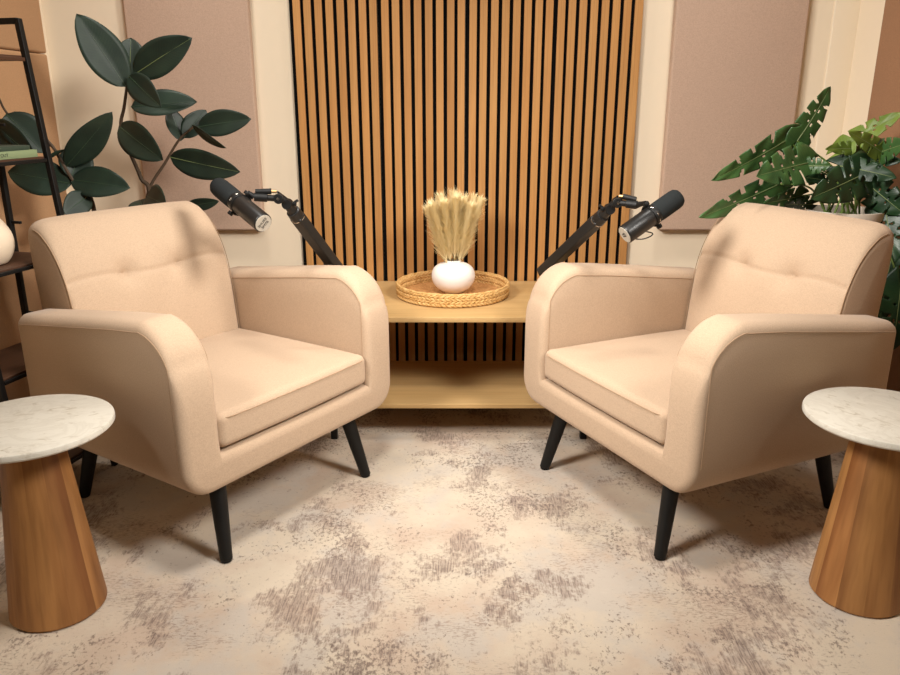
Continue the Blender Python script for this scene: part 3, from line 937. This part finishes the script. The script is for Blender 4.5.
# ------------------------------------------------------------------ plants
def leaf_mesh(L, W, droop=.12, fold=.18, kind='rubber', seed=0):
    """leaf along +y from the origin, face up +z"""
    rn = random.Random(seed)
    V, Fc, UV = [], [], []
    if kind == 'rubber':
        n, m = 16, 4
        cols = [i/m for i in range(-m, m+1)]
        for i in range(n+1):
            t = i/n
            wd = W/2 * (math.sin(PI*min(1, t**.92))**.68) * (1-.12*t)
            if t > .90: wd = W/2*.42*((1-t)/.10)**.8*.92
            for s in cols:
                x = s*wd
                z = abs(s)*wd*fold - droop*L*t*t + .006*math.sin(t*9+s*2+seed)*L*.4
                V.append(Vector((x, t*L, z))); UV.append((s*.5+.5, t))
        k = len(cols)
        for i in range(n):
            for j in range(k-1):
                Fc.append((i*k+j, i*k+j+1, (i+1)*k+j+1, (i+1)*k+j))
    else:
        n, m = 60, 8
        slits = []
        for side in (-1, 1):
            for q in range(3):
                c = .22 + .20*q + rn.uniform(-.03, .03) + (.04 if side > 0 else 0)
                slits.append((side, c, 0.009*rn.random()+.010, rn.uniform(.28, .52)))
        holes = [(side, .33+.22*q+rn.uniform(-.03, .03), .018, .12, .26) for side in (-1, 1) for q in range(1 + (seed + side) % 2)]
        cols = [i/m for i in range(-m, m+1)]
        k = len(cols)
        for i in range(n+1):
            t = i/n
            wd = W/2 * min(1, (t/.16+.05)**.55) * (max(0, 1-t**1.9))**.78
            lob = 1.0
            for s in cols:
                x = s*wd
                a = abs(s)
                back = -.30*a**1.3*(1-t)**3 + .13*a*t*(1-t)*2
                # lobes curl a little at their ends
                z = x*0 + a*wd*fold - droop*L*t*t - .10*a**3*wd + .01*L*math.sin(t*22+s*3+seed)*a
                V.append(Vector((x, (t+back)*L, z))); UV.append((s*.5+.5, t))
        for i in range(n):
            t = (i+.5)/n
            for j in range(k-1):
                s = (cols[j]+cols[j+1])/2
                sd = 1 if s > 0 else -1; a = abs(s)
                cut = any(sd == q[0] and a > q[3] and abs(t-q[1]) < q[2]*(1+.8*(a-q[3])/.5) for q in slits)
                cut = cut or any(sd == h[0] and h[3] < a < h[4] and abs(t-h[1]) < h[2] for h in holes)
                if not cut:
                    Fc.append((i*k+j, i*k+j+1, (i+1)*k+j+1, (i+1)*k+j))
    return V, Fc, UV

def add_leaf(parent, base, tip, wpx, roll=0, droop=.10, fold=.16, kind='rubber', mat='rubber', rib='rib_dark', seed=0, origin=Vector((0, 0, 0))):
    base, tip = Vector(base), Vector(tip)
    L = (tip-base).length
    cpos = Vector((0, 0, CAM_H))
    mid = (base+tip)/2
    view = (cpos-mid).normalized()
    W = wpx * (1.12 if kind == 'rubber' else 1.0) * (mid-cpos).length / F_PX
    ya = (tip-base).normalized()
    xa = ya.cross(view).normalized()
    za = xa.cross(ya)
    q = Matrix.Rotation(R(roll), 3, ya)
    xa, za = q @ xa, q @ za
    Mx = Matrix((xa, ya, za)).transposed().to_4x4()
    # tilt up by the droop so that the tip still lands where it should
    Mx = Mx @ Matrix.Rotation(math.atan(droop), 4, 'X')
    V, Fc, UV = leaf_mesh(L, W, droop, fold, kind, seed)
    me = bpy.data.meshes.new('leaf')
    me.from_pydata([tuple(Mx @ v) for v in V], [], Fc)
    uv = me.uv_layers.new(name='UVMap')
    for lp in me.loops: uv.data[lp.index].uv = UV[lp.vertex_index]
    me.update()
    o = link('leaf', me, M[mat], parent, True)
    o.location = base - origin
    so = o.modifiers.new('thickness', 'SOLIDIFY'); so.thickness = .0012; so.offset = 0
    pts = []
    for i in range(9):
        t = i/8*(.97 if kind == 'rubber' else .94)
        pts.append(Mx @ Vector((0, t*L, -droop*L*t*t + .0006)))
    r0 = .0016 if kind == 'rubber' else .0020
    mesh('midrib', tube(pts, [r0*(1-.8*i/8) for i in range(9)], 5), M[rib], o)
    return o

# rubber plant behind the left armchair
RP = Vector((-1.13, 2.56, 0))
t = thing('rubber_plant', 'rubber plant with large dark green leaves behind left armchair', 'potted plant', RP)
pot_p = [(0, 0), (.115, 0), (.125, .01), (.150, .26), (.158, .27), (.158, .30), (.148, .30), (.146, .27), (0, .268)]
mesh('pot', lathe(pot_p, 40), M['pot'], t, True, 35)
mesh('soil', lathe([(0, .270), (.142, .270), (.143, .276), (0, .285)], 32), M['soil'], t)
def stem(pts, r0, r1, mat='stem', parent=t, origin=RP, name='stem'):
    P = smoothpath([Vector(p)-origin for p in pts], 6)
    n = len(P)
    return mesh(name, tube(P, [r0+(r1-r0)*i/(n-1) for i in range(n)], 8), M[mat], parent)
y0, yl = 2.60, 2.40
stem([RP+Vector((.01, 0, .28)), at(149, 205, y0), at(141, 178, y0), at(129, 150, y0-.01), at(121, 126, y0-.02), at(124, 108, y0-.02), at(127, 86, y0-.02)], .0085, .0045)
stem([at(146, 204, y0), at(151, 185, y0+.01), at(165, 163, y0+.02), at(179, 140, y0+.02), at(193, 127, y0+.02)], .006, .0035)
stem([RP+Vector((-.05, -.02, .28)), at(95, 215, yl+.05), at(84, 195, yl+.01), at(70, 176, yl), at(55, 150, yl), at(47, 140, yl)], .008, .004)
stem([at(53, 147, yl), at(28, 131, yl+.01), at(7, 113, yl+.01), at(-3, 94, yl)], .0042, .0032)
rub = [  # base px, base depth, tip px, tip depth, width px, roll
 ((126, 87), 0, (76.5, 14), -.05, 33, 12), ((130, 80), .04, (131, 38), .10, 27, -10), ((134, 75), 0, (192, 38), -.02, 29, -16),
 ((129, 76), -.02, (161, 107), -.13, 22, 10), ((131, 107), 0, (197, 102), .02, 25, -32), ((119, 126), -.02, (163, 160), -.12, 28, 14),
 ((181, 141), .02, (170, 108), .09, 17, 18), ((184, 138), .02, (206, 110), .08, 19, -20), ((198, 127), .02, (251, 119), -.01, 23, -12),
 ((192, 125), .0, (226, 148), -.08, 11, 55), ((170, 157), .02, (240, 172), -.03, 26, 12), ((147, 196), -.02, (166, 205), -.16, 26, 0),
 ((186, 206), .02, (219, 201), .0, 12, 20), ((66, 166), .0, (112, 112), -.02, 25, 16), ((71, 178), .0, (83, 146), .05, 27, -6),
 ((71, 180), .0, (130, 188), -.03, 28, -20), ((72, 184), -.0, (8, 172), .0, 30, 10), ((6, 114), .0, (44, 153), -.02, 30, -14),
 ((89, 195), -.02, (64, 214), -.10, 21, 6), ((-8, 122), -.03, (36, 158), -.06, 25, 28), ((140, 200), 0, (146, 216), -.1, 22, 0)]
for i, (b, db, tp, dt, wp, ro) in enumerate(rub):
    yy = yl if i in (13, 14, 15, 16, 17, 18, 19) else y0
    add_leaf(t, at(b[0], b[1], yy+db), at(tp[0], tp[1], yy+dt), wp, ro, .10, .20, seed=i, origin=RP, rib='rib' if i in (1, 2, 10) else 'rib_dark')
# rolled new leaf
mesh('leaf_bud', tube([at(51, 156, yl-.01)-RP, at(57, 152.5, yl-.015)-RP, at(67, 149, yl-.02)-RP], [.006, .006, .0008], 8), M['rubber'], t)

# monstera behind the right armchair
MP = Vector((1.250, 2.45, 0))
t = thing('monstera_plant', 'monstera plant with split green leaves in pale planter behind right armchair', 'potted plant', MP)
pp = [(0, 0), (.085, 0), (.092, .008), (.108, .42), (.116, .745), (.120, .755), (.120, .775), (.110, .775), (.108, .745), (0, .742)]
mesh('pot', lathe(pp, 40), M['pot'], t, True, 35)
mesh('soil', lathe([(0, .744), (.105, .744), (.106, .750), (0, .760)], 32), M['soil'], t)
y1 = 2.44
mon = [  # base px, base depth, tip px, tip depth, width px, roll, mat
 ((797, 141), .04, (830, 87), .07, 27, 35, 'monstera'), ((788, 139), .04, (712, 180), -.08, 27, -22, 'monstera'),
 ((808, 163), -.02, (757, 176), -.12, 42, 8, 'monstera'), ((807, 166), -.02, (830, 166), -.06, 17, 0, 'monstera'),
 ((779, 184), .04, (700, 217), -.06, 28, -18, 'monstera'), ((800, 196), .0, (764, 203), -.06, 20, -20, 'monstera'),
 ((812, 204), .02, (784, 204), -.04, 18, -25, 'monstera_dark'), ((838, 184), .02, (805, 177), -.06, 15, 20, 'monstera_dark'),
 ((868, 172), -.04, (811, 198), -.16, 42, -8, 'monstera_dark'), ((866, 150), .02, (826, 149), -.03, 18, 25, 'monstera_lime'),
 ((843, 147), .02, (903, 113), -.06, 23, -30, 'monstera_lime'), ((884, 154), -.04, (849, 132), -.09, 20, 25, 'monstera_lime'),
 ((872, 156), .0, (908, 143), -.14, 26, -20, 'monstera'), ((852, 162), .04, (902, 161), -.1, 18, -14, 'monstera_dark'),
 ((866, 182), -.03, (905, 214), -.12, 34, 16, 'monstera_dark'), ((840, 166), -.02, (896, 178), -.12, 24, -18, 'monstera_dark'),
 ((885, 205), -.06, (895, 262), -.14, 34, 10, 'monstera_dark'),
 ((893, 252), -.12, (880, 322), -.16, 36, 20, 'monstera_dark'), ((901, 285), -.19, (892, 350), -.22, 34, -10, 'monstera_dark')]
roots = [(835, 216), (838, 218), (831, 217), (842, 218), (828, 216), (846, 217)]
for i, (b, db, tp, dt, wp, ro, mt) in enumerate(mon):
    bp = at(b[0], b[1], y1+db)
    add_leaf(t, bp, at(tp[0], tp[1], y1+dt), wp, ro, .14, .10, 'monstera', mt, 'rib', seed=20+i, origin=MP)
    an = i*2.4
    rt = MP + Vector((.05*math.cos(an), .05*math.sin(an), .75))
    midp = rt.lerp(bp, .5) + Vector((0, 0, .05)) + (MP-bp)*Vector((.12, .12, 0)).x
    stem([rt, rt.lerp(bp, .4)+Vector((0, 0, .05)), bp], .0034, .0024, 'gstem' if mt != 'monstera_dark' else 'gstem', t, MP, 'petiole')
